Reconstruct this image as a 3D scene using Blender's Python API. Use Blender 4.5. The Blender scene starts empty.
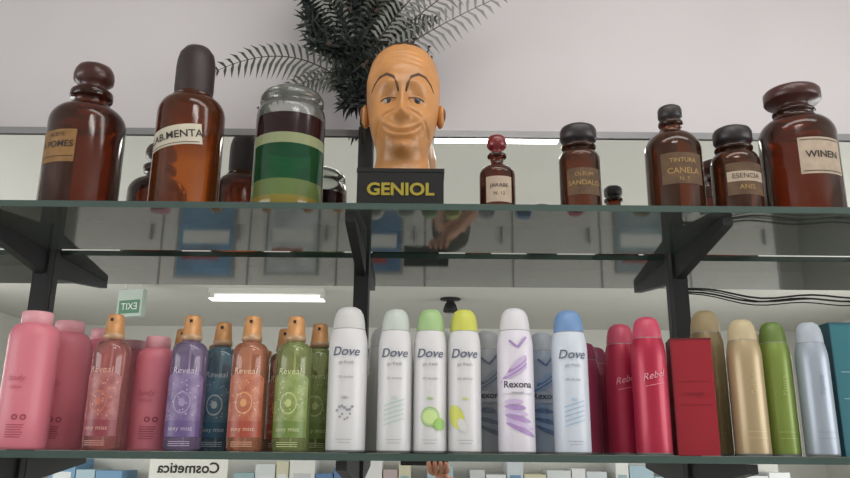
import bpy, math, random
import numpy as np
from mathutils import Vector, Matrix
random.seed(7)
S=bpy.context.scene
try:
    S.view_settings.view_transform='Standard'
    S.view_settings.look='None'
    S.cycles.transparent_max_bounces=20
    S.cycles.max_bounces=8
except Exception as e: print(e)
ZC=1.5            # eye height
ZU=ZC+0.327       # top face of upper shelf
ZL=ZC+0.001       # top face of lower shelf
YM=1.25           # mirror plane

def lin(c):
    return tuple((v/12.92 if v<=.04045 else ((v+.055)/1.055)**2.4) for v in c)
def C(r,g,b): return lin((r/255,g/255,b/255))+(1,)

MATS={}
def pm(name,col,rough=.5,metal=0,noise=0,nscale=8,bump=0,emit=0,coat=0,col2=None):
    if name in MATS: return MATS[name]
    m=bpy.data.materials.new(name); m.use_nodes=True
    nt=m.node_tree; p=nt.nodes['Principled BSDF']
    p.inputs['Base Color'].default_value=col
    p.inputs['Roughness'].default_value=rough
    p.inputs['Metallic'].default_value=metal
    if coat: p.inputs['Coat Weight'].default_value=coat
    if emit:
        p.inputs['Emission Color'].default_value=col; p.inputs['Emission Strength'].default_value=emit
    if noise or bump:
        tc=nt.nodes.new('ShaderNodeTexCoord'); n=nt.nodes.new('ShaderNodeTexNoise')
        n.inputs['Scale'].default_value=nscale; n.inputs['Detail'].default_value=4
        nt.links.new(tc.outputs['Object'],n.inputs['Vector'])
        if noise:
            r=nt.nodes.new('ShaderNodeValToRGB')
            r.color_ramp.elements[0].position=.3; r.color_ramp.elements[1].position=.7
            r.color_ramp.elements[0].color=col2 or (tuple(v*(1-noise) for v in col[:3])+(1,))
            r.color_ramp.elements[1].color=tuple(min(1,v*(1+noise*.5)) for v in col[:3])+(1,)
            nt.links.new(n.outputs['Fac'],r.inputs['Fac']); nt.links.new(r.outputs['Color'],p.inputs['Base Color'])
        if bump:
            b=nt.nodes.new('ShaderNodeBump'); b.inputs['Strength'].default_value=bump; b.inputs['Distance'].default_value=.01
            nt.links.new(n.outputs['Fac'],b.inputs['Height']); nt.links.new(b.outputs['Normal'],p.inputs['Normal'])
    MATS[name]=m; return m

def gm(name,tint,edge,diffc,diff=.15,ior=1.45,rough=.12,zramp=None):
    """thin-walled tinted glass: fresnel gloss + tinted transparency + a little body colour"""
    if name in MATS: return MATS[name]
    m=bpy.data.materials.new(name); m.use_nodes=True
    nt=m.node_tree; N=nt.nodes; L=nt.links; N.clear()
    out=N.new('ShaderNodeOutputMaterial'); tr=N.new('ShaderNodeBsdfTransparent'); df=N.new('ShaderNodeBsdfDiffuse')
    gl=N.new('ShaderNodeBsdfGlossy'); fr=N.new('ShaderNodeFresnel'); lw=N.new('ShaderNodeLayerWeight')
    mc=N.new('ShaderNodeMix'); mc.data_type='RGBA'; m1=N.new('ShaderNodeMixShader'); m2=N.new('ShaderNodeMixShader')
    lw.inputs['Blend'].default_value=.35; fr.inputs['IOR'].default_value=ior
    mc.inputs[6].default_value=tint; mc.inputs[7].default_value=edge
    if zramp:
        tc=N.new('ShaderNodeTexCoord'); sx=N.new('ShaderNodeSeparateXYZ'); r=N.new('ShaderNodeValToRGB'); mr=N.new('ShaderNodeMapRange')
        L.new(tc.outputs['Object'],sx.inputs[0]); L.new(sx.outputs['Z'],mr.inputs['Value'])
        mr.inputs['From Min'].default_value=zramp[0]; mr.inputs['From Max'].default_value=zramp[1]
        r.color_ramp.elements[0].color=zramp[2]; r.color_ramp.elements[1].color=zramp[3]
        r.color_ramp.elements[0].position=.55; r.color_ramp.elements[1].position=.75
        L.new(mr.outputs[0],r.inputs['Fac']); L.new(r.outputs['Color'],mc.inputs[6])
    L.new(lw.outputs['Facing'],mc.inputs[0]); L.new(mc.outputs[2],tr.inputs['Color'])
    df.inputs['Color'].default_value=diffc; gl.inputs['Roughness'].default_value=rough; gl.inputs['Color'].default_value=(1,1,1,1)
    m1.inputs[0].default_value=diff
    L.new(tr.outputs[0],m1.inputs[1]); L.new(df.outputs[0],m1.inputs[2])
    L.new(fr.outputs[0],m2.inputs[0]); L.new(m1.outputs[0],m2.inputs[1]); L.new(gl.outputs[0],m2.inputs[2])
    L.new(m2.outputs[0],out.inputs['Surface'])
    MATS[name]=m; return m

_txt={}
def textmesh(s,bold=0):
    k=(s,bold)
    if k in _txt: return _txt[k]
    cu=bpy.data.curves.new('t','FONT'); cu.body=s; cu.size=1; cu.align_x='CENTER'; cu.align_y='CENTER'; cu.resolution_u=3; cu.offset=bold
    o=bpy.data.objects.new('t',cu); S.collection.objects.link(o)
    bpy.context.view_layer.update()
    ev=o.evaluated_get(bpy.context.evaluated_depsgraph_get()); me=ev.to_mesh()
    r=([tuple(v.co) for v in me.vertices],[tuple(p.vertices) for p in me.polygons])
    ev.to_mesh_clear(); bpy.data.objects.remove(o); bpy.data.curves.remove(cu)
    _txt[k]=r; return r

class B:
    def __init__(s): s.v=[];s.f=[];s.fm=[];s.sm=[];s.m=[]
    def mi(s,m):
        if m not in s.m: s.m.append(m)
        return s.m.index(m)
    def add(s,vs,fs,m,smooth=True):
        o=len(s.v); s.v+= [tuple(v) for v in vs]; i=s.mi(m)
        for f in fs: s.f.append(tuple(o+k for k in f)); s.fm.append(i); s.sm.append(smooth)
    def lathe(s,prof,seg=48,c=(0,0),sy=1.0):
        o=len(s.v)
        for r,z,m in prof:
            for k in range(seg):
                a=2*math.pi*k/seg; s.v.append((c[0]+r*math.sin(a),c[1]-r*math.cos(a)*sy,z))
        for j in range(len(prof)-1):
            i=s.mi(prof[j][2])
            for k in range(seg):
                a=o+j*seg+k; b=o+j*seg+(k+1)%seg
                s.f.append((a,b,b+seg,a+seg)); s.fm.append(i); s.sm.append(True)
    def box(s,x0,x1,y0,y1,z0,z1,m,side=None,bev=0):
        v=[(x,y,z) for x in (x0,x1) for y in (y0,y1) for z in (z0,z1)]
        f=[(0,1,3,2),(4,6,7,5),(0,4,5,1),(2,3,7,6),(0,2,6,4),(1,5,7,3)]
        for q,fc in enumerate(f):
            s.add(v,[fc],(side if (side and q in(0,1,2,3)) else m),False)
    def quad(s,p,m): s.add(p,[tuple(range(len(p)))],m,False)
    def rect(s,R,u0,u1,z0,z1,m,tilt=0,off=.0006,n=14,sy=1):
        vs=[];fs=[]; cu=(u0+u1)/2; cz=(z0+z1)/2
        for i in range(n+1):
            for j in (0,1):
                u=u0+(u1-u0)*i/n; z=(z0,z1)[j]
                du=u-cu; dz=z-cz
                uu=cu+du*math.cos(tilt)-dz*math.sin(tilt); zz=cz+du*math.sin(tilt)+dz*math.cos(tilt)
                a=uu/R; vs.append(((R+off)*math.sin(a),-(R+off)*math.cos(a),zz))
        for i in range(n): fs.append((2*i,2*i+2,2*i+3,2*i+1))
        s.add(vs,fs,m)
    def ell(s,R,u,z,ru,rz,m,off=.0008,rot=0,n=28,inner=0):
        vs=[];fs=[];K=4
        for q in range(K+1):
            t=inner+(1-inner)*q/K
            for k in range(n):
                a=2*math.pi*k/n; du=ru*t*math.cos(a); dz=rz*t*math.sin(a)
                uu=u+du*math.cos(rot)-dz*math.sin(rot); zz=z+du*math.sin(rot)+dz*math.cos(rot)
                th=uu/R; vs.append(((R+off)*math.sin(th),-(R+off)*math.cos(th),zz))
        for q in range(K):
            for k in range(n):
                fs.append((q*n+k,(q+1)*n+k,(q+1)*n+(k+1)%n,q*n+(k+1)%n))
        s.add(vs,fs,m)
    def text(s,t,R,u,z,size,m,off=.0012,tilt=0,bold=0,shear=0,flat=None,mirror=False,sx=1):
        vv,ff=textmesh(t,bold); vs=[]
        for x,y,_ in vv:
            x=(x+shear*y)*size*sx; y=y*size
            x,y=x*math.cos(tilt)-y*math.sin(tilt),x*math.sin(tilt)+y*math.cos(tilt)
            if mirror: x=-x
            if flat is not None:
                vs.append((u+x,flat,z+y))
            else:
                th=(u+x)/R; vs.append(((R+off)*math.sin(th),-(R+off)*math.cos(th),z+y))
        s.add(vs,ff,m,False)
    def tube(s,pts,rad,m,seg=8):
        pts=[Vector(p) for p in pts]; n=len(pts)
        if not hasattr(rad,'__len__'): rad=[rad]*n
        vs=[];fs=[]
        for i,p in enumerate(pts):
            d=(pts[min(i+1,n-1)]-pts[max(i-1,0)]).normalized()
            a=d.cross(Vector((0,0,1)));
            if a.length<.05: a=d.cross(Vector((0,1,0)))
            a.normalize(); b=d.cross(a)
            for k in range(seg):
                t=2*math.pi*k/seg; vs.append(p+a*math.cos(t)*rad[i]+b*math.sin(t)*rad[i])
        for i in range(n-1):
            for k in range(seg): fs.append((i*seg+k,i*seg+(k+1)%seg,(i+1)*seg+(k+1)%seg,(i+1)*seg+k))
        fs.append(tuple(range(seg))[::-1]); fs.append(tuple((n-1)*seg+k for k in range(seg)))
        s.add(vs,fs,m)
    def ball(s,c,r,m,seg=20,rot=None):
        vs=[];fs=[];h=seg//2
        for j in range(h+1):
            ph=math.pi*j/h
            for k in range(seg):
                t=2*math.pi*k/seg
                p=Vector((r[0]*math.sin(ph)*math.cos(t),r[1]*math.sin(ph)*math.sin(t),r[2]*math.cos(ph)))
                if rot: p=rot@p
                vs.append((c[0]+p.x,c[1]+p.y,c[2]+p.z))
        for j in range(h):
            for k in range(seg): fs.append((j*seg+k,(j+1)*seg+k,(j+1)*seg+(k+1)%seg,j*seg+(k+1)%seg))
        s.add(vs,fs,m)
    def obj(s,name,loc=(0,0,0),rz=0):
        me=bpy.data.meshes.new(name); me.from_pydata(s.v,[],s.f)
        for m in s.m: me.materials.append(m)
        me.polygons.foreach_set('material_index',s.fm); me.polygons.foreach_set('use_smooth',s.sm)
        me.validate(); me.update()
        o=bpy.data.objects.new(name,me); o.location=loc; o.rotation_euler=(0,0,rz); S.collection.objects.link(o); return o

# ------------------------------------------------------------ materials
wallM=pm('wall_paint',C(212,207,211),.75,noise=.08,nscale=1.6,bump=.05)
ceilM=pm('ceiling_paint',C(224,223,218),.8,noise=.03,nscale=2)
floorM=pm('floor_tile',C(200,197,190),.4,noise=.08,nscale=5)
blackM=pm('black_steel',C(28,28,31),.55)
trimM=pm('alu_trim',C(150,150,153),.4,metal=.3)
mirrorM=pm('mirror_silver',(.86,.88,.86,1),0.0,metal=1)
whiteM=pm('white_plastic',C(232,232,232),.35)
shelfM=gm('shelf_glass',(.85,.91,.88,1),(.70,.77,.73,1),C(186,198,192),.13,1.58,.035)
edgeM=pm('glass_edge',C(62,80,76),.2,coat=.3)

# ------------------------------------------------------------ room
def simple_box(name,x0,x1,y0,y1,z0,z1,m):
    cx,cy,cz=(x0+x1)/2,(y0+y1)/2,(z0+z1)/2
    b=B(); b.box(x0-cx,x1-cx,y0-cy,y1-cy,z0-cz,z1-cz,m); return b.obj(name,(cx,cy,cz))
H=ZC+1.1; XW=3.5; YB=-4.5
simple_box('floor',-XW,XW,YB,1.27,-.05,0,floorM)
simple_box('ceiling',-XW,XW,YB,1.27,H,H+.05,ceilM)
simple_box('wall_front',-XW,XW,1.27,1.37,0,H,wallM)
simple_box('wall_back',-XW,XW,YB-.1,YB,0,H,ceilM)
def sidewall(name,x0,x1):
    b=B()
    for (ya,yb,za,zb) in ((YB,-2.6,0,H),(.6,1.27,0,H),(-2.6,.6,0,.9),(-2.6,.6,2.3,H)):
        b.box(x0,x1,ya,yb,za,zb,ceilM)
    return b.obj(name)
sidewall('wall_left',-XW-.1,-XW); sidewall('wall_right',XW,XW+.1)
paneM=gm('window_glass',(.9,.95,.95,1),(.8,.85,.85,1),C(200,210,210),.02)
for i,x in enumerate((-XW-.05,XW+.05)):  # unseen side windows, added to go with the side key lights
    b=B()
    for ya,yb,za,zb in ((-2.6,.6,.9,.95),(-2.6,.6,2.25,2.3),(-2.6,-2.55,.95,2.25),(.55,.6,.95,2.25),(-1.03,-.97,.95,2.25)):
        b.box(x-.03,x+.03,ya,yb,za,zb,whiteM)
    b.box(x-.004,x+.004,-2.55,.55,.95,2.25,paneM)
    b.obj('window_%d'%(i+1))
simple_box('wall_mirror',-1.9,1.9,YM,YM+.018,.5,ZC+.528,mirrorM)
simple_box('trim_1',-1.9,1.9,YM-.004,YM+.019,ZC+.529,ZC+.541,trimM)

# ------------------------------------------------------------ shelf
def shelf(name,ztop):
    b=B(); x0,x1,y0,y1=-1.25,1.05,1.0,1.229
    z0,z1=ztop-.0090,ztop
    v=[(x0,y0,z0),(x1,y0,z0),(x1,y1,z0),(x0,y1,z0),(x0,y0,z1),(x1,y0,z1),(x1,y1,z1),(x0,y1,z1)]
    b.add(v,[(0,3,2,1)],shelfM,False); b.add(v,[(4,5,6,7)],shelfM,False)
    b.add(v,[(0,1,5,4),(1,2,6,5),(2,3,7,6),(3,0,4,7)],edgeM,False)
    return b.obj(name)
shelf('glass_shelf',ZU); shelf('glass_shelf',ZL-.0006)
PX=[-1.15,-.625,-.103,.415,.935]
for x in PX:
    b=B(); b.box(-.012,.012,-.012,.006,-1.1,.54,blackM)
    for zt in (.327-.0095,.001-.0101):
        for y0,y1,h0,h1 in ((-.225,-.012,.012,.040),):
            v=[(-.007,y0,zt),(.007,y0,zt),(.007,y1,zt),(-.007,y1,zt),(-.007,y0,zt-h0),(.007,y0,zt-h0),(.007,y1,zt-h1),(-.007,y1,zt-h1)]
            b.add(v,[(0,1,2,3),(7,6,5,4),(0,4,5,1),(1,5,6,2),(2,6,7,3),(3,7,4,0)],blackM,False)
    b.obj('shelf_bracket_post',(x,1.243,ZC))

# ------------------------------------------------------------ apothecary bottles
amber=gm('amber_glass',(.50,.20,.07,1),(.10,.038,.018,1),C(84,52,34),.28)
amberR=gm('amber_red_glass',(.48,.16,.06,1),(.10,.032,.016,1),C(84,46,34),.3)
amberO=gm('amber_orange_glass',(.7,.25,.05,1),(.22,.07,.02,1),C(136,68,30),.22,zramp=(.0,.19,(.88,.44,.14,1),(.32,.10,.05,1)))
darkg=pm('dark_stopper_glass',C(38,33,36),.4)
capbrown=pm('dark_bakelite',C(46,35,36),.5)
redst=pm('ruby_stopper',C(110,24,30),.28,coat=.2)
redbr=pm('brown_red_stopper',C(66,32,28),.35,coat=.1)
labY=pm('label_ochre',C(146,108,64),.7,noise=.3,nscale=60)
labW=pm('label_cream',C(198,190,172),.6,noise=.12,nscale=50)
labP=pm('label_pinkish',C(174,156,138),.6,noise=.18,nscale=60)
labD=pm('label_dark_gold',C(92,68,46),.7,noise=.35,nscale=70)
ink=pm('ink',C(38,32,30),.6); gold=pm('gold_ink',C(156,126,74),.5)

def arc(R,nr,z0,z1,m,n=8):
    return [(nr+(R-nr)*math.cos(t*math.pi/2/n),z0+(z1-z0)*math.sin(t*math.pi/2/n),m) for t in range(n+1)]
def bottle(R,hs,hsh,nr,lz0,lz1,lr,H,sr,glass,stop,kind):
    b=B(); g=glass
    p=[(0,.003,g),(R*.8,.001,g),(R*.93,0,g),(R*.985,.003,g),(R,.008,g)]+arc(R,nr,hs,hsh,g)
    p+=[(nr,lz0-.001,g),(lr*.95,lz0,g),(lr,lz0+.002,g),(lr,lz1-.002,g),(lr*.95,lz1,g),(nr*.9,lz1+.0005,stop)]
    s=stop
    m=(H-lz1)
    if kind=='mushroom':
        p+=[(nr*.78,lz1+.1*m,s),(nr*.72,lz1+.2*m,s),(sr*.8,lz1+.3*m,s),(sr,lz1+.42*m,s),(sr*1.02,lz1+.6*m,s),(sr*.97,lz1+.78*m,s),(sr*.84,lz1+.93*m,s),(sr*.6,H,s),(0,H,s)]
    elif kind=='dome':
        p+=[(sr*.93,lz1+.001,s),(sr,lz1+.1*m,s),(sr,lz1+.55*m,s),(sr*.97,lz1+.7*m,s),(sr*.88,lz1+.84*m,s),(sr*.66,lz1+.95*m,s),(sr*.3,H-.0005,s),(0,H,s)]
    elif kind=='wide':
        p+=[(nr*.8,lz1+.12*m,s),(nr*.8,lz1+.3*m,s),(sr*.95,lz1+.42*m,s),(sr,lz1+.5*m,s),(sr,lz1+.9*m,s),(sr*.94,H-.0005,s),(0,H,s)]
    else:
        p+=[(nr*.9,lz1+.1*m,s),(sr*.9,lz1+.18*m,s),(sr,lz1+.3*m,s),(sr,lz1+.75*m,s),(sr*.92,lz1+.9*m,s),(sr*.75,H-.0005,s),(0,H,s)]
    b.lathe(p,56)
    return b
R=.0550
b=bottle(R,.146,.176,.024,.190,.203,.031,.247,.029,amberR,redbr,'mushroom')
b.rect(R,-.044,.014,.070,.120,labY); b.text("S POMES",R,-.015,.097,.0138,ink,bold=.01); b.text("ACEITE",R,-.015,.112,.008,ink); b.rect(R,-.042,.012,.078,.079,ink,off=.0012)
b.obj('apothecary_bottle',(-.513,1.09,ZU),-.05)
R=.0495
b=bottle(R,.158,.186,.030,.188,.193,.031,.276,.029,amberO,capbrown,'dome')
b.rect(R,-.046,.038,.094,.125,labW,tilt=.14); b.text("LAB.MENTA",R,-.003,.110,.0160,ink,tilt=.14,bold=.01)
b.rect(R,-.044,.036,.0965,.0975,ink,tilt=.14,off=.0011)
b.obj('apothecary_bottle',(-.354,1.08,ZU),-.1)
jc=gm('jar_clear_glass',(.88,.90,.88,1),(.56,.60,.57,1),C(190,195,188),.14)
jy=gm('jar_yellow',(.55,.42,.10,1),(.3,.2,.05,1),C(160,140,66),.6)
jl=gm('jar_lightgreen',(.34,.44,.16,1),(.1,.2,.05,1),C(122,140,84),.55)
jg=gm('jar_green',(.03,.38,.15,1),(.01,.10,.05,1),C(12,88,54),.45)
jp=gm('jar_cream',(.6,.6,.35,1),(.4,.4,.25,1),C(160,168,128),.7)
jm=gm('jar_maroon',(.13,.04,.05,1),(.05,.02,.02,1),C(52,24,32),.5)
b=B(); R=.0515
b.lathe([(0,.002,jc),(R*.93,0,jc),(R,.005,jy),(R,.022,jl),(R,.046,jg),(R,.100,jp),(R,.116,jm),(R,.148,jc),(R,.158,jc),(R*.97,.166,jc),(R*.88,.173,jc),(R*.84,.177,jc),(R*.92,.179,jc),(R*.92,.187,jc),(R*.84,.194,jc),(R*.6,.202,jc),(R*.2,.206,jc),(0,.206,jc)],56)
b.lathe([(R*.99,.1478,jm),(0,.1482,jm)],40)
b.obj('apothecary_jar',(-.203,1.08,ZU))
b=bottle(.0255,.058,.073,.009,.086,.091,.0140,.120,.0140,amberR,redst,'mushroom')
b.rect(.0255,-.019,.019,.012,.050,labP); b.text("JARABE",.0255,0,.036,.0078,ink); b.text("N. 12",.0255,0,.024,.007,ink)
b.obj('apothecary_bottle',(.103,1.05,ZU))
b=bottle(.0295,.086,.100,.018,.104,.110,.025,.140,.0265,amber,darkg,'flat')
b.rect(.0295,-.025,.025,.026,.066,labD); b.text("SANDALO",.0295,0,.043,.0100,gold,bold=.01); b.text("OLEUM",.0295,0,.056,.008,gold)
b.obj('apothecary_bottle',(.224,1.06,ZU))
b=bottle(.0405,.104,.134,.014,.146,.153,.018,.178,.0175,amber,darkg,'flat')
b.rect(.0405,-.031,.031,.043,.090,labD); b.text("TINTURA",.0405,0,.078,.009,gold,bold=.01); b.text("CANELA",.0405,0,.062,.0120,gold,bold=.01); b.text("N. 7",.0405,0,.050,.008,gold)
b.obj('apothecary_bottle',(.365,1.07,ZU))
b=bottle(.0345,.082,.102,.021,.105,.111,.027,.141,.0275,amber,darkg,'flat')
b.rect(.0345,-.027,.029,.028,.076,labD); b.rect(.0345,-.026,.028,.048,.063,labP,off=.001); b.text("ESENCIA",.0345,0,.0555,.0100,ink,off=.0016); b.text("ANIS",.0345,0,.039,.010,gold)
b.obj('apothecary_bottle',(.453,1.065,ZU))
R=.0550
b=bottle(R,.138,.168,.028,.178,.184,.031,.217,.041,amberR,redbr,'wide')
b.rect(R,-.026,.040,.064,.120,labP); b.text("WINEN",R,.007,.093,.0145,ink,bold=.015); b.rect(R,-.023,.037,.0675,.0685,ink,off=.0011); b.rect(R,-.023,.037,.1155,.1165,ink,off=.0011)
b.obj('apothecary_bottle',(.564,1.095,ZU))

# ------------------------------------------------------------ bust on plinth
skinM=pm('painted_plaster',C(198,138,80),.4,noise=.3,nscale=14,coat=.12,col2=C(160,112,66))
browM=pm('painted_brow',C(70,42,28),.5); lipM=pm('painted_lip',C(120,58,38),.4); lineM=pm('painted_line',C(116,72,42),.5)
eyeW=pm('eye_white',C(160,148,132),.35); eyeI=pm('eye_iris',C(54,56,68),.25); hairM=pm('painted_hair',C(48,34,24),.5)
zt=[0,.02,.035,.05,.07,.10,.13,.16,.19,.207,.218,.223,.225]
wt=[.047,.042,.0385,.039,.0455,.0525,.0555,.0565,.050,.040,.026,.014,0]
ft=[.037,.031,.036,.047,.052,.056,.056,.055,.048,.037,.023,.012,0]
bt=[.040,.036,.036,.040,.048,.058,.063,.062,.050,.037,.023,.012,0]
def sm(tab,z):
    w=0;acc=0
    for d in (-.006,-.003,0,.003,.006):
        if z>.2: d*=max(0,(.225-z)/.025)
        acc+=np.interp(max(0,z+d),zt,tab); w+=1
    return float(acc/w)
G=lambda x,z,cx,cz,sx,sz,a: a*math.exp(-((x-cx)/sx)**2-((z-cz)/sz)**2)
MW=.026
def mz(x): return .0610+(x/MW)**2*.011
def bump(x,z):
    s=0
    s+=G(x,z,0,.087,.0065,.009,.014)+G(x,z,0,.105,.0052,.022,.010)
    for q in(-1,1):
        s+=G(x,z,q*.008,.0845,.0045,.005,.006)+G(x,z,q*.032,.082,.012,.013,.007)+G(x,z,q*.022,.138,.015,.008,.005)
        s+=G(x,z,q*.021,.113,.012,.011,-.009)+G(x,z,q*.036,.060,.008,.016,-.005)
        t=((x*q-.004)/.034)**2+((z-.060)/.034)**2
        if z>.060 and x*q>.008: s+=-.0024*math.exp(-((t-1)/.10)**2)
    s+=G(x,z,0,.040,.011,.009,.012)+G(x,z,0,.051,.016,.004,-.004)
    if abs(x)<.029:
        d=z-mz(x); k=1-(abs(x)/.029)**4
        s+=k*(-.0036*math.exp(-(d/.0019)**2)+.004*math.exp(-((d+.0050)/.0032)**2)+.0026*math.exp(-((d-.0042)/.0028)**2))
    for zl in (.168,.177,.186):
        s+=-.0014*math.exp(-((z-zl-.004*math.cos(x*60))/.002)**2)*max(0,1-(x/.035)**2)
    return s
def surf(x,z):
    w=sm(wt,z); a=math.asin(max(-1,min(1,x/w))); return -sm(ft,z)*math.cos(a)-bump(x,z)
b=B(); nz,na=130,150; vs=[];fs=[]
for j in range(nz+1):
    z=.225*(1-(1-j/nz)**1.25) if j>0 else 0
    w,f,k=sm(wt,z),sm(ft,z),sm(bt,z)
    if j==nz: w=f=k=0; z=.225
    for i in range(na):
        a=2*math.pi*i/na; x=w*math.sin(a); c=math.cos(a)
        y=-(f if c>0 else k)*c
        if c>0: y-=bump(x,z)*min(1,c*2.5)
        vs.append((x,y,z))
for j in range(nz):
    for i in range(na): fs.append((j*na+i,j*na+(i+1)%na,(j+1)*na+(i+1)%na,(j+1)*na+i))
b.add(vs,fs,skinM)
P=.059
for v in range(len(b.v)): b.v[v]=(b.v[v][0],b.v[v][1],b.v[v][2]+P)
def on(x,z,o=0): return (x,surf(x,z)-o,z+P)
for q in (-1,1):
    b.tube([on(q*x,z,-.0008) for x,z in ((.005,.121),(.008,.134),(.014,.146),(.023,.152),(.033,.149),(.041,.140),(.046,.130))],[.0014,.0022,.0027,.0027,.0023,.0017,.0009],browM)
    ex,ez=q*.0205,.1120
    y=surf(ex,ez)
    b.ball((ex,y+.0045,ez+P),(.0100,.007,.0062),eyeW)
    b.ball((ex+.0012,y-.0002,ez+P+.0005),(.0054,.0028,.0052),eyeI); b.ball((ex+.0012,y-.0018,ez+P+.0005),(.0024,.0016,.0024),ink)
    b.tube([(ex+dx,surf(ex+dx,ez)-.0005+abs(dx)*.05,ez+P+.0066-(dx/.0115)**2*.006) for dx in (-.0115,-.008,-.004,0,.004,.008,.0115)],[.001,.0020,.0024,.0024,.0024,.0020,.001],skinM)
    b.tube([(ex+dx,surf(ex+dx,ez)-.0018+abs(dx)*.05,ez+P+.0050-(dx/.0115)**2*.005) for dx in (-.0112,-.008,-.004,0,.004,.008,.0112)],[.0005,.0009,.001,.001,.001,.0009,.0005],browM)
    b.tube([(ex+dx,surf(ex+dx,ez)-.0003+abs(dx)*.05,ez+P-.0068+(dx/.0115)**2*.006) for dx in (-.0115,-.006,0,.006,.0115)],[.0005,.0011,.0013,.0011,.0005],lineM)
    b.ball((q*.0570,.004,.108+P),(.006,.011,.019),skinM,rot=Matrix.Rotation(q*.35,3,'Z'))
    b.ball((q*.0615,-.001,.109+P),(.003,.006,.011),lineM,rot=Matrix.Rotation(q*.35,3,'Z'))
b.tube([on(x,mz(x),-.0014) for x in np.linspace(-.026,.026,17)],[.0005]+[.0013]*15+[.0005],lipM)
for i in range(150):
    a=random.uniform(0,6.28); zz=random.uniform(.196,.2235)
    w,k=sm(wt,zz),sm(bt,zz); c=math.cos(a)
    if c>.2 and zz<.212: continue
    x=w*math.sin(a); y=-(sm(ft,zz) if c>0 else k)*c
    b.tube([(x*.97,y*.97,zz+P-.001),(x*1.02,y*1.02,zz+P+.0025),(x*1.06,y*1.05,zz+P+.001)],[.003,.0024,.0006],hairM,5)
steel=pm('nail_steel',C(90,88,86),.3,metal=.9)
for x,y,h in ((-.02,0,.03),(.012,-.012,.026),(.03,.01,.022),(-.035,.012,.02)):
    b.tube([(x,y,.195+P),(x*1.3,y,.225+P+h*.3)],.0012,steel,8); b.ball((x*1.3,y,.225+P+h*.3),(.0032,.0032,.001),steel,12)
x0,x1,y0,y1=-.0625,.0625,-.063,.05
plM=pm('plinth_black',C(16,16,18),.8)
b.box(x0,x1,y0,y1,0,.006,plM); b.box(x0+.002,x1-.002,y0+.002,y1-.002,.006,.054,plM); b.box(x0+.001,x1-.001,y0+.001,y1-.001,.054,.0592,plM)
b.text("GENIOL",1,0,.0275,.0250,pm('gold_letters',C(150,134,34),.5),flat=y0+.0008,bold=.03,sx=1.05)
b.obj('caricature_head_bust',(-.035,1.085,ZU))

# ------------------------------------------------------------ fern garland
fernM=pm('fern_leaf',C(58,64,54),.5,noise=.3,nscale=30); fern3=pm('fern_grey',C(126,128,124),.5,noise=.3,nscale=30); fern2=pm('dark_needles',C(26,36,32),.6,noise=.3,nscale=40); stemM=pm('stem',C(56,50,38),.6)
b=B()
def bez(p0,p1,p2,t): return p0*(1-t)**2+p1*2*t*(1-t)+p2*t*t
def frond(p0,p1,p2,L,n=24,m=None,face=Vector((0,-1,0)),w=.0028):
    m=m or fernM; p0,p1,p2=map(Vector,(p0,p1,p2)); pts=[bez(p0,p1,p2,i/n) for i in range(n+1)]
    b.tube(pts,[.0014*(1-.7*i/n) for i in range(n+1)],stemM,6)
    for i in range(2,n+1):
        t=i/n; d=(pts[i]-pts[i-1]).normalized(); sd=d.cross(face).normalized()
        ln=L*math.sin(math.pi*min(1,.18+.80*t))**.7
        for q in(-1,1):
            dr=(sd*q+d*.45).normalized()
            a=pts[i]; e=a+dr*ln+Vector((0,-.008*random.random(),-.30*ln)); mdl=a+dr*ln*.5+Vector((0,-.003,.02*ln))
            b.quad([a-d*w*.5,mdl-d*w,e,mdl+d*w,a+d*w*.5],m)
def tuft(c,r,n,m,L=.035):
    for i in range(n):
        d=Vector((random.gauss(0,1),random.gauss(0,.6)-.2,random.gauss(0,1))).normalized()
        a=Vector(c)+Vector((random.uniform(-r,r),random.uniform(-.01,.01),random.uniform(-r,r)))
        e=a+d*L*random.uniform(.6,1.1); e.y=min(e.y,1.235); s=d.cross(Vector((0,1,0)));
        if s.length<.1: s=Vector((1,0,0))
        s=s.normalized()*.0026; mm=(a+e)/2
        b.quad([a,mm-s,e,mm+s],m)
z=lambda h: ZC+h
frond((-.12,1.19,z(.585)),(-.22,1.15,z(.675)),(-.350,1.14,z(.590)),.040,22)
frond((-.13,1.19,z(.60)),(-.19,1.17,z(.62)),(-.27,1.15,z(.535)),.026,18)
frond((-.09,1.19,z(.62)),(-.03,1.15,z(.67)),(.150,1.13,z(.745)),.042,24,fern3)
frond((-.09,1.19,z(.64)),(-.02,1.16,z(.73)),(.12,1.14,z(.80)),.040,24,fern3)
frond((-.10,1.19,z(.64)),(-.05,1.17,z(.70)),(.02,1.15,z(.70)),.028,20)
frond((-.09,1.18,z(.66)),(-.04,1.15,z(.74)),(.04,1.13,z(.79)),.034,22,fern3)
frond((-.11,1.19,z(.66)),(-.09,1.17,z(.78)),(-.02,1.15,z(.83)),.030,24)
frond((-.13,1.19,z(.66)),(-.16,1.17,z(.78)),(-.24,1.15,z(.80)),.030,24,fern3)
frond((-.12,1.19,z(.68)),(-.14,1.17,z(.80)),(-.15,1.15,z(.86)),.028,24,fern2)
for cx,cz,r,n in ((-.125,.70,.042,900),(-.165,.755,.040,760),(-.10,.755,.040,700),(-.11,.64,.036,800),(-.145,.82,.050,800),(-.108,.59,.028,520),(-.170,.69,.026,320),(-.07,.69,.024,260),(-.190,.79,.028,280),(-.085,.81,.03,260)):
    tuft((cx,1.195,z(cz)),r,n,fern2)
b.tube([(-.105,1.215,z(.50)),(-.11,1.205,z(.6)),(-.12,1.2,z(.7)),(-.13,1.2,z(.88))],.004,stemM)
for i in range(8):
    b.ball((-.12+random.uniform(-.05,.05),1.175,z(random.uniform(.62,.8))),(.005,.005,.006),pm('pine_cone',C(60,42,36),.7),10)
b.obj('fern_garland')

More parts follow.
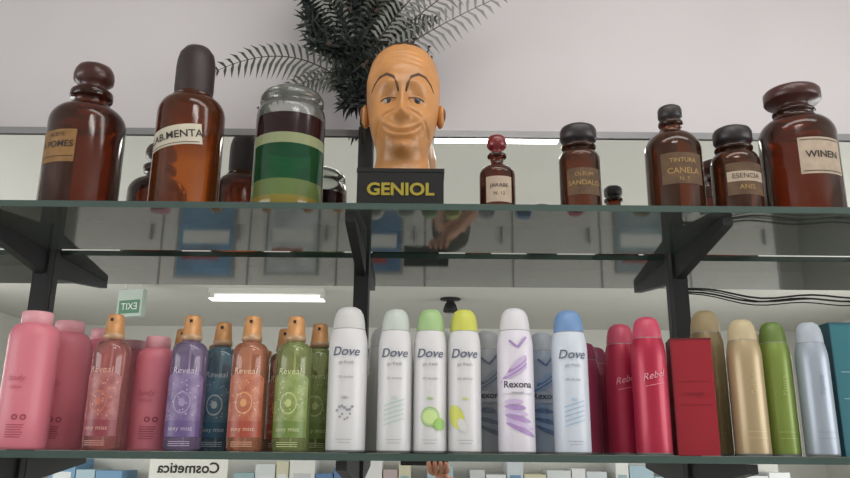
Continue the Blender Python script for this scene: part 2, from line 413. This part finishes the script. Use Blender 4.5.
# ------------------------------------------------------------ lower shelf : bottles
pinkM=pm('pink_plastic',C(214,122,138),.42); pinkC=pm('pink_cap',C(222,160,170),.42); inkP=pm('ink_pink',C(226,202,206),.5)
inkS=pm('ink_salmon',C(192,98,114),.5)
inkd=pm('ink_dark_pink',C(150,60,80),.5)
def lotion(x,y,R,H):
    b=B(); h=H-.017
    b.lathe([(0,.001,pinkM),(R*.92,0,pinkM),(R,.004,pinkM),(R*1.0,h*.35,pinkM),(R*.985,h*.75,pinkM)]+
      [(R*.985*(.62+.38*math.cos(t*math.pi/16)),h*.88+h*.12*math.sin(t*math.pi/16),pinkM) for t in range(9)]+
      [(R*.60,h+.0005,pinkC),(R*.62,h+.001,pinkC),(R*.62,H-.002,pinkC),(R*.57,H,pinkC),(0,H,pinkC)],48)
    for k in range(6): b.rect(R,-.005,.016-.0012*(k%3),.030-.003*k,.0308-.003*k,inkd)
    b.ell(R,.014,.040,.0035,.0035,inkd,inner=.6); b.ell(R,.004,.040,.0035,.0035,inkd,inner=.6); b.text("body",R,0,h*.55,.011,inkS,shear=.2); b.text("lotion",R,0,h*.48,.007,inkS)
    b.obj('lotion_bottle',(x,y,ZL),.0)
lotion(-.522,1.04,.032,.179); lotion(-.511,1.115,.032,.179); lotion(-.490,1.188,.032,.179); lotion(-.368,1.075,.0270,.152)

goldcap=pm('gold_spray_cap',C(200,146,96),.4,metal=.2)
collar=pm('collar_gold',C(186,152,120),.4,metal=.2)
def mist(x,y,col,dark,band,flower,H=.176,R=.0240,txt="Reveal",g=None):
    n='mist_%d_%d_%d'%col
    lc=lin(tuple(c/255 for c in col))
    g=gm(n,tuple(min(1,v*1.1+.40) for v in lc)+(1,),tuple(v*.7+.12 for v in lc)+(1,),C(*col),.42,rough=.08)
    b=B(); h=H-.050
    b.lathe([(0,.002,g),(R*.9,0,g),(R,.004,g),(R,h*.93,g)]+[(R*(.50+.50*math.cos(t*math.pi/12)),h*.97+.018*math.sin(t*math.pi/12),g) for t in range(0,7)]+
      [(R*.50,h+.0165,collar),(R*.56,h+.017,collar),(R*.56,h+.024,goldcap),(R*.52,h+.0245,goldcap),(R*.47,H-.010,goldcap),(R*.43,H-.002,goldcap),(R*.36,H,goldcap),(0,H,goldcap)],40)
    b.box(-.0018,.0018,-R*.50,-R*.44,H-.010,H-.006,ink)
    b.tube([(0,0,.006),(0,0,h+.01)],.0015,whiteM,6)
    dm=pm('lab_%d_%d_%d'%dark,C(*dark),.4); fm=pm('lab_%d_%d_%d'%flower,C(*flower),.4); bm=pm('lab_%d_%d_%d'%band,C(*band),.4)
    # shaped label sleeve, softly mottled
    sl=pm('sleeve_%d_%d_%d'%col,C(*[int(v*.93) for v in col]),.4,noise=.35,nscale=70,col2=C(*dark))
    b.rect(R,-.027,.027,h*.30,h*.72,sl,off=.0004)
    b.ell(R,0,h*.72,.027,h*.07,sl,off=.00045)
    b.text(txt,R,0,h*.80,.0115,fm,bold=.005,shear=.1)
    b.ell(R,0,h*.48,.011,.014,bm,off=.0008,inner=.86); b.ell(R,0,h*.48,.004,.005,bm,off=.0009)
    b.rect(R,-.027,.027,h*.14,h*.30,dm,off=.0005); b.text("sexy mist",R,0,h*.22,.0080,fm,off=.0014)
    for k in range(3): b.rect(R,-.014,.014,h*(.05+.02*k),h*(.055+.02*k),fm)
    for k in range(26):
        b.ell(R,random.uniform(-.022,.022),random.uniform(h*.32,h*.72),.0009,.0009,fm,n=8)
    b.obj('body_mist_bottle',(x,y,ZL),random.uniform(-.1,.1))
mist(-.414,1.035,(186,122,118),(140,62,72),(190,110,92),(216,166,156))
mist(-.312,1.04,(146,130,166),(104,84,134),(160,144,182),(196,184,208))
mist(-.284,1.095,(110,144,162),(56,98,122),(188,202,206),(190,206,214))
mist(-.231,1.04,(200,134,106),(162,76,58),(214,156,112),(226,184,158))
mist(-.172,1.04,(160,172,112),(108,130,64),(186,194,130),(204,210,160))
mist(-.148,1.10,(154,166,110),(108,130,64),(186,194,130),(204,210,160))
mist(-.36,1.16,(160,128,146),(140,62,72),(190,110,92),(216,166,156))
mist(-.205,1.15,(186,138,116),(162,76,58),(214,156,112),(226,184,158))

canW=pm('can_white',C(212,211,212),.38,coat=.15); seam=pm('can_seam',C(150,150,152),.3,metal=.6)
txtB=pm('ink_navy',C(88,96,118),.4); txtG=pm('ink_grey',C(150,150,155),.4); inkX=pm('ink_soft',C(66,60,76),.5)
def can(x,y,R,H,body,cap,deco=None,name='deodorant_can',met=0):
    bm=pm('can_%d_%d_%d'%body,C(*body),.38,coat=.15,metal=met); cm=pm('cap_%d_%d_%d'%cap,C(*cap),.42)
    b=B(); k=H/.191
    b.lathe([(0,.002,seam),(R*.93,0,seam),(R*.98,.001,seam),(R*.99,.003,bm),(R,.004,bm),(R,.134*k,bm),(R*.985,.142*k,bm),(R*.94,.150*k,bm),(R*.88,.156*k,bm),(R*.85,.159*k,seam),(R*.84,.160*k,cm),
      (R*.84,.162*k,cm),(R*.80,.172*k,cm),(R*.72,.181*k,cm),(R*.58,.187*k,cm),(R*.38,.190*k,cm),(0,H,cm)],48)
    if deco: deco(b,R,k)
    return b.obj(name,(x,y,ZL))
def dove(accent,style):
    am=pm('acc_%d_%d_%d'%accent,C(*accent),.4)
    def f(b,R,k):
        b.text("Dove",R,0,.128*k,.0165,txtB,shear=.25,bold=.008)
        b.text("go fresh",R,0,.114*k,.006,txtG)
        b.text("0% alcohol",R,0,.095*k,.0045,txtG)
        if style=='dots':
            for i in range(7): b.ell(R,-.010+i*.0033,.052+.004*math.sin(i)+i*.001,.0018,.0018,am)
            for i in range(5): b.ell(R,-.006+i*.0033,.044+.004*math.sin(i*2),.0014,.0014,am)
        elif style=='circle':
            b.ell(R,.0,.045,.0125,.0125,am); b.ell(R,0,.045,.009,.009,pm('cuc',C(196,220,150),.4),off=.0012); b.ell(R,.0,.045,.0105,.0105,canW,off=.001,inner=.93)
            b.ell(R,.012,.036,.008,.008,pm('cuc2',C(140,184,90),.4),off=.0014)
        elif style=='blob':
            b.ell(R,-.012,.045,.010,.016,am,rot=.4); b.ell(R,-.004,.035,.005,.009,canW,off=.0012,rot=.4)
        else:
            for i in range(5): b.rect(R,-.014,.014,.038+i*.006,.0395+i*.006,am,tilt=.3)
        b.text("48h",R,0,.068,.006,am)
        b.rect(R,-.01,.01,.016,.0165,txtG); b.rect(R,-.008,.008,.012,.0125,txtG)
    return f
def swoosh(c1,c2,plate,t="Rexona"):
    m1=pm('sw_%d_%d_%d'%c1,C(*c1),.4); m2=pm('sw_%d_%d_%d'%c2,C(*c2),.4)
    def f(b,R,k):
        b.rect(R,-.012,.001,.139*k,.142*k,m1,tilt=-.7); b.rect(R,-.003,.016,.1405*k,.144*k,m1,tilt=.85)
        for i in range(5): b.ell(R,-.006+.002*i,.100*k+.004*i,.022-.002*i,.0030,(m1 if i%2 else m2),rot=.5+.05*i,off=.0008+.0001*i)
        for i in range(6): b.ell(R,.004-.002*i,.03+.007*i,.022-.002*i,.0032,(m2 if i%2 else m1),rot=-.4+.08*i,off=.0008+.0001*i)
        b.rect(R,-.020,.020,.076*k,.094*k,pm('can_%d_%d_%d'%plate,C(*plate),.38,coat=.15),off=.0014)
        b.text(t,R,0,.087*k,.0120,inkX,bold=.02,off=.0018)
        b.text("women",R,0,.077*k,.005,txtG,off=.0018)
    return f
W=(212,211,214)
can(-.101,1.04,.0258,.190,W,(202,201,202),dove((150,150,160),'dots'))
can(-.038,1.04,.0228,.188,W,(188,196,190),dove((176,200,192),'lines'))
can(.0085,1.04,.0222,.188,W,(156,186,132),dove((150,190,100),'circle'))
can(.0535,1.04,.0222,.188,W,(196,198,88),dove((204,206,90),'blob'))
can(.1215,1.04,.0242,.190,(218,213,224),(212,210,216),swoosh((166,136,188),(196,176,212),(218,213,224)))
can(.194,1.04,.0238,.188,(202,210,222),(110,144,188),dove((160,186,214),'lines'))
can(.091,1.12,.0235,.172,(168,170,178),(180,180,186),swoosh((110,118,134),(150,158,168),(168,170,178)))
can(.172,1.13,.0235,.172,(150,162,182),(176,182,194),swoosh((84,108,146),(130,154,186),(150,162,182)))
can(.02,1.15,.0235,.180,(190,194,194),(184,192,184),None)
can(-.06,1.15,.0235,.180,(190,190,194),(186,186,190),None)
def red(b,R,k):
    b.text("Rebel",R,0,.10,.0125,pm('ink_rose',C(226,150,166),.5),shear=.5,tilt=.25); b.rect(R,-.012,.014,.088,.0886,pm('ink_rose',C(226,150,166),.5),tilt=.2)
can(.298,1.035,.0228,.179,(172,36,66),(188,66,94),red,met=.25)
can(.277,1.095,.0228,.179,(174,40,70),(192,74,100),red,met=.25)
can(.235,1.15,.0232,.160,(156,58,90),(148,60,92),None); can(.262,1.2,.0232,.160,(146,44,72),(148,60,92),None); can(.325,1.16,.0232,.165,(152,36,60),(146,48,72),red)
def plain(c,t):
    m=pm('pl_%d_%d_%d'%c,C(*c),.4)
    def f(b,R,k):
        b.text(t,R,0,.09,.009,m,tilt=1.57); b.rect(R,-.012,.012,.03,.0306,m); b.rect(R,-.012,.012,.022,.0226,m)
    return f
can(.4255,1.035,.0222,.177,(174,154,120),(186,170,136),plain((196,180,140),"Golden"),met=.3)
can(.406,1.115,.0245,.203,(150,130,96),(172,152,116),plain((174,152,112),"Golden"),met=.3)
can(.4725,1.05,.0208,.176,(126,146,68),(102,126,60),plain((164,180,104),"Nature"),met=.25)
can(.5150,1.035,.0205,.174,(160,170,184),(170,178,190),plain((136,148,168),"Marine"),met=.3)
can(.474,1.12,.0222,.170,(146,130,94),(172,148,108),None,met=.3)
def carton(x,y,w,d,h,m,side,lab,rz,txt):
    b=B()
    b.box(-w/2,w/2,-d/2,d/2,0,h,m); b.box(-w/2-.0004,w/2+.0004,-d/2-.0004,d/2+.0004,h*.985,h+.0004,side)
    b.box(-w/2-.0003,-w/2+.001,-d/2-.0003,d/2,0.0005,h*.98,side)
    b.quad([(-w*.36,-d/2-.0006,h*.62),(w*.36,-d/2-.0006,h*.62),(w*.36,-d/2-.0006,h*.625),(-w*.36,-d/2-.0006,h*.625)],lab)
    b.quad([(-w*.36,-d/2-.0006,h*.42),(w*.36,-d/2-.0006,h*.42),(w*.36,-d/2-.0006,h*.425),(-w*.36,-d/2-.0006,h*.425)],lab)
    b.text(txt,1,0,h*.52,.010,lab,flat=-d/2-.0006)
    b.obj('perfume_carton',(x,y,ZL),rz)
carton(.357,1.050,.052,.046,.150,pm('carton_red',C(148,26,42),.35,coat=.2),pm('carton_dred',C(104,20,32),.4),pm('carton_ink',C(116,20,32),.35),-.18,"rouge")
carton(.572,1.06,.056,.05,.174,pm('carton_teal',C(36,108,120),.45),pm('carton_dteal',C(28,82,96),.45),pm('ink_teal',C(150,190,194),.5),0,"aqua")

# ------------------------------------------------------------ cable along the mirror
b=B(); pts=[]
for i in range(25):
    t=i/24; pts.append((.42+.50*t,1.236,ZC+.262-.012*math.sin(t*math.pi*1.3)+.004*math.sin(t*19)))
b.tube(pts,.0016,blackM,8); b.tube([(p[0],p[1]-.001,p[2]-.005*math.sin(i/24*3.14)-.002) for i,p in enumerate(pts)],.0010,blackM,8)
b.obj('power_cable')

# ------------------------------------------------------------ the shop behind the viewer: counter cabinet, products
frameW=pm('cabinet_white',C(216,215,210),.5); grooveM=pm('cabinet_groove',C(150,150,148),.6)
b=B()
b.box(-2.6,2.6,-3.45,-3.05,0,1.08,frameW)  # closed white front, added so the glass shelf underside reflects bright
b.box(-2.64,2.64,-3.47,-3.02,1.08,1.105,frameW)
b.box(-2.6,2.6,-3.45,-3.42,1.105,1.50,frameW)
for k in range(9):
    x=-2.6+k*.65; b.box(x-.006,x+.006,-3.052,-3.046,.06,1.05,grooveM)
    if k<8: b.box(x+.56,x+.575,-3.05,-3.03,.5,.62,trimM)
# printed panels on the cabinet front (left part)
for x,zc,w,h,c in ((-1.62,.60,.44,.62,(110,150,184)),(-.98,.58,.40,.60,(206,212,214)),(-.33,.62,.34,.5,(92,128,168)),(1.6,.6,.4,.5,(150,170,176))):
    b.box(x-w/2,x+w/2,-3.05,-3.040,zc-h/2,zc+h/2,grooveM)
    b.box(x-w/2+.02,x+w/2-.02,-3.04,-3.038,zc-h/2+.02,zc+h/2-.02,pm('poster_%d'%c[0],C(*c),.5,noise=.3,nscale=6))
    b.box(x-w/2+.05,x+w/2-.05,-3.038,-3.037,zc-.05,zc+.05,pm('poster_band',C(226,226,222),.5)); b.box(x-w/2+.05,x+w/2-.12,-3.038,-3.037,zc+.10,zc+.17,pm('poster_red',C(160,70,66),.5))
cab=b.obj('counter_cabinet')
cols=[(110,150,184),(96,130,172),(222,224,226),(212,216,218),(166,190,202),(200,202,204),(226,226,224),(150,178,182),(208,204,178),(224,224,226),(186,168,170),(202,210,216)]
b=B()
for zz,hm in ((1.106,.36),):
    for x0,x1 in ((-2.57,-1.95),(-1.30,-.05),(.03,1.29),(1.33,2.55)):
        x=x0
        while True:
            w=random.uniform(.08,.18); h=hm*random.uniform(.7,1); c=random.choice(cols)
            if x+w>x1: break
            m=pm('pk_%d_%d_%d'%c,C(*c),.5); c2=random.choice(cols)
            if random.random()<.85:
                b.box(x,x+w,-3.38,-3.08,zz,zz+h,m); b.box(x+w*.15,x+w*.85,-3.08,-3.0785,zz+h*.4,zz+h*.75,pm('pk_%d_%d_%d'%c2,C(*c2),.4))
            x+=w+.008
b.obj('product_boxes')
b=B(); b.box(-.27,.27,-.006,.006,0,.30,pm('sign_white',C(232,230,224),.5)); b.text("Cosmetica",1,0,.235,.10,ink,flat=.008,bold=.02,mirror=True); b.text("Ofertas",1,0,.12,.09,pm('sign_red',C(170,50,50),.5),flat=.008,mirror=True)
b.box(-.25,.25,-.03,.03,-.05,0,frameW)
b.obj('shop_sign',(-1.62,-3.10,1.157))
b=B(); b.box(-.10,.10,-.02,.02,0,.18,pm('exit_frame',C(180,192,184),.5)); b.quad([(-.085,.0205,.02),(.085,.0205,.02),(.085,.0205,.11),(-.085,.0205,.11)],pm('exit_green',C(84,128,102),.4,emit=.05)); b.text("EXIT",1,0,.065,.065,whiteM,flat=.022,mirror=True)
b.tube([(-.06,0,.18),(-.06,0,.24)],.005,frameW); b.tube([(.06,0,.18),(.06,0,.24)],.005,frameW)
b.obj('exit_sign',(-1.95,-2.6,H-.24),.35)
b=B(); b.lathe([(0,-.10,blackM),(.05,-.10,blackM),(.055,-.09,blackM),(.04,-.04,blackM),(.03,-.03,blackM),(.03,-.012,blackM),(.075,-.010,blackM),(.075,0,blackM),(0,0,blackM)],32)
b.obj('ceiling_spotlight',(.19,-3.1,H))
def fixture(x,y,lx,ly,power,rz=0,em=.9):
    b=B(); b.box(-lx/2,lx/2,-ly/2,ly/2,-.03,0,frameW)
    em=pm('tube_glow',(1,.98,.94,1),.5,emit=em)
    b.tube([(-lx/2+.03,0,-.045),(lx/2-.03,0,-.045)],.013,em,12); b.box(-lx/2,-lx/2+.03,-.02,.02,-.062,-.03,frameW); b.box(lx/2-.03,lx/2,-.02,.02,-.062,-.03,frameW)
    b.obj('fluorescent_fixture',(x,y,H),rz)
    L=bpy.data.lights.new('fixture_lamp','AREA'); L.shape='RECTANGLE'; L.size=lx; L.size_y=ly; L.energy=power; L.color=(1,.97,.92)
    o=bpy.data.objects.new('fixture_lamp',L); o.location=(x,y,H-.07); o.rotation_euler=(0,0,rz); S.collection.objects.link(o)
fixture(-1.1,-2.85,.8,.12,.8)
fixture(.24,.10,.42,.16,3.5)
fixture(.35,.62,1.3,.20,5)  # added fixture, hidden from the mirror, brightens the wall and bottles

for x,e in ((-XW+.02,52),(XW-.02,66)):  # added soft key lights on the side walls, outside the mirror's view
    L=bpy.data.lights.new('window_daylight','AREA'); L.shape='RECTANGLE'; L.energy=e; L.color=(1,.98,.955)
    o=bpy.data.objects.new('window_daylight',L); o.location=(x,-1.0,1.6); o.rotation_euler=(0,math.radians(-90 if x<0 else 90),0)
    L.size,L.size_y=1.3,3.1
    S.collection.objects.link(o)

# ------------------------------------------------------------ the photographer (seen only in the mirror)
person=bpy.data.objects.new('person',None); S.collection.objects.link(person); person.location=(.10,-.36,0)
flesh=pm('skin',C(190,134,108),.5,noise=.1,nscale=30); shirt=pm('shirt',C(150,140,142),.8,noise=.15,nscale=30); jeans=pm('trousers',C(56,62,82),.8,noise=.15,nscale=40); hairP=pm('hair',C(50,34,26),.6,noise=.3,nscale=60); shoe=pm('shoe',C(40,36,36),.5)
def skin(name,vs,es,rs,m,lv=2):
    me=bpy.data.meshes.new(name); me.from_pydata(vs,es,[]); o=bpy.data.objects.new(name,me); S.collection.objects.link(o)
    md=o.modifiers.new('s','SKIN'); md.use_smooth_shade=True
    for i,r in enumerate(rs):
        r=r if hasattr(r,'__len__') else (r,r)
        me.skin_vertices[0].data[i].radius=r
    me.skin_vertices[0].data[0].use_root=True
    sb=o.modifiers.new('u','SUBSURF'); sb.levels=lv; sb.render_levels=lv
    me.materials.append(m); o.parent=person; return o
chain=lambda n,s=0:[(s+i,s+i+1) for i in range(n-1)]
ox,oy=-.10,.36
def rel(p): return (p[0]+ox,p[1]+oy,p[2])
skin('shirt',[(0,0,.78),(0,0,.92),(0,0,1.06),(0,0,1.13),(.10,0,1.13),(.165,.01,1.11),rel((.285,-.27,1.06)),(-.10,0,1.13),(-.165,0,1.11),(-.20,-.01,.98),(0,0,1.18)],
 [(0,1),(1,2),(2,3),(3,4),(4,5),(5,6),(3,7),(7,8),(8,9),(3,10)],[(.15,.11),(.13,.10),(.145,.11),(.11,.085),.07,.058,.052,.07,.058,.052,.05],shirt)
skin('trousers',[(0,0,.80),(0,0,.74),(.09,0,.68),(.10,.01,.40),(.10,-.01,.10),(-.09,0,.68),(-.10,.01,.40),(-.10,-.01,.10)],[(0,1),(1,2),(2,3),(3,4),(1,5),(5,6),(6,7)],[(.15,.11),(.15,.11),.09,.06,.045,.09,.06,.045],jeans)
for q,n in((-1,'shoe_left'),(1,'shoe_right')):
    skin(n,[(q*.10,-.03,.045),(q*.10,.06,.04),(q*.105,.16,.03)],chain(3),[.042,.040,.028],shoe)
b=B()
b.tube([(0,0,1.14),(0,.005,1.22)],.045,flesh,20)
b.ball((0,.012,1.275),(.066,.082,.098),flesh,32); b.ball((0,-.012,1.292),(.075,.083,.098),hairP,32); b.ball((0,.01,1.348),(.066,.075,.034),hairP,28)
b.ball((0,.095,1.262),(.010,.014,.016),flesh,14); b.ball((0,.088,1.232),(.022,.006,.006),pm('lips',C(170,92,88),.5),14)
for q in(-1,1):
    b.ball((q*.026,.084,1.280),(.012,.006,.007),eyeW,14); b.ball((q*.026,.089,1.280),(.005,.003,.005),ink,10); b.ball((q*.069,.005,1.268),(.008,.016,.024),flesh,14)
    b.tube([(q*.014,.091,1.297),(q*.028,.089,1.301),(q*.042,.080,1.296)],.003,hairP)
ho=b.obj('head'); ho.parent=person
skin('raised_arm',[rel(p) for p in((.285,-.28,1.07),(.29,-.20,1.13),(.19,-.13,1.27),(.095,-.075,1.395),(.065,-.045,1.425))],chain(5),[.042,.042,.036,.025,.024],flesh)
vs=[rel((.078,-.055,1.412)),rel((.058,-.036,1.435)),rel((.045,-.030,1.445))]
skin('palm',vs,chain(3),[(.024,.018),(.030,.015),(.028,.012)],flesh)
for i,(fx,ln) in enumerate(((.022,.95),(.040,1.05),(.058,1.0),(.075,.82))):
    skin('finger_%d'%(i+1),[rel((.045+.4*(fx-.045),-.034,1.440)),rel((fx,-.016,1.450)),rel((fx,.004,1.4535)),rel((fx-.004,.0135,1.462+.008*ln)),rel((fx-.006,.012,1.470+.010*ln))],chain(5),[.0095,.0092,.0088,.0082,.0068],flesh)
skin('thumb',[rel((.060,-.040,1.437)),rel((.030,-.036,1.455)),rel((.016,-.026,1.478)),rel((.010,-.022,1.494))],chain(4),[.011,.011,.009,.0075],flesh)
skin('lowered_arm',[(-.20,-.01,.98),(-.225,.0,.88),(-.23,.05,.74),(-.225,.07,.69)],chain(4),[.042,.038,.026,.028],flesh)
for i,(dx,dy) in enumerate(((0,.035),(0,.012),(0,-.010),(0,-.03))):
    skin('lowered_finger_%d'%(i+1),[(-.226,.075+dy*.6,.68),(-.228,.08+dy,.64),(-.220,.085+dy,.61),(-.208,.088+dy,.595)],chain(4),[.010,.009,.0082,.007],flesh)
skin('lowered_thumb',[(-.218,.085,.70),(-.20,.115,.67),(-.195,.12,.64)],chain(3),[.011,.010,.008],flesh)
ph=B(); ph.box(-.07+ox,.078+ox,-.014+oy,-.005+oy,1.4655,1.535,pm('phone_body',C(30,30,34),.3)); ph.box(-.006+ox,.006+ox,-.0052+oy,-.0045+oy,1.492,1.498,pm('phone_lens',C(10,10,14),.1))
po=ph.obj('smartphone'); po.parent=person

w=bpy.data.worlds.new('World'); S.world=w; w.use_nodes=True
w.node_tree.nodes['Background'].inputs[0].default_value=(.8,.88,1,1); w.node_tree.nodes['Background'].inputs[1].default_value=1.0

cam=bpy.data.cameras.new('Camera'); cam.sensor_width=36; cam.lens=776/850*36; cam.clip_start=.01
o=bpy.data.objects.new('Camera',cam); S.collection.objects.link(o)
M=Matrix.Rotation(math.radians(90+15.49),4,'X')@Matrix.Rotation(math.radians(.5),4,'Z')
o.matrix_world=Matrix.Translation((0,0,ZC))@M
S.camera=o
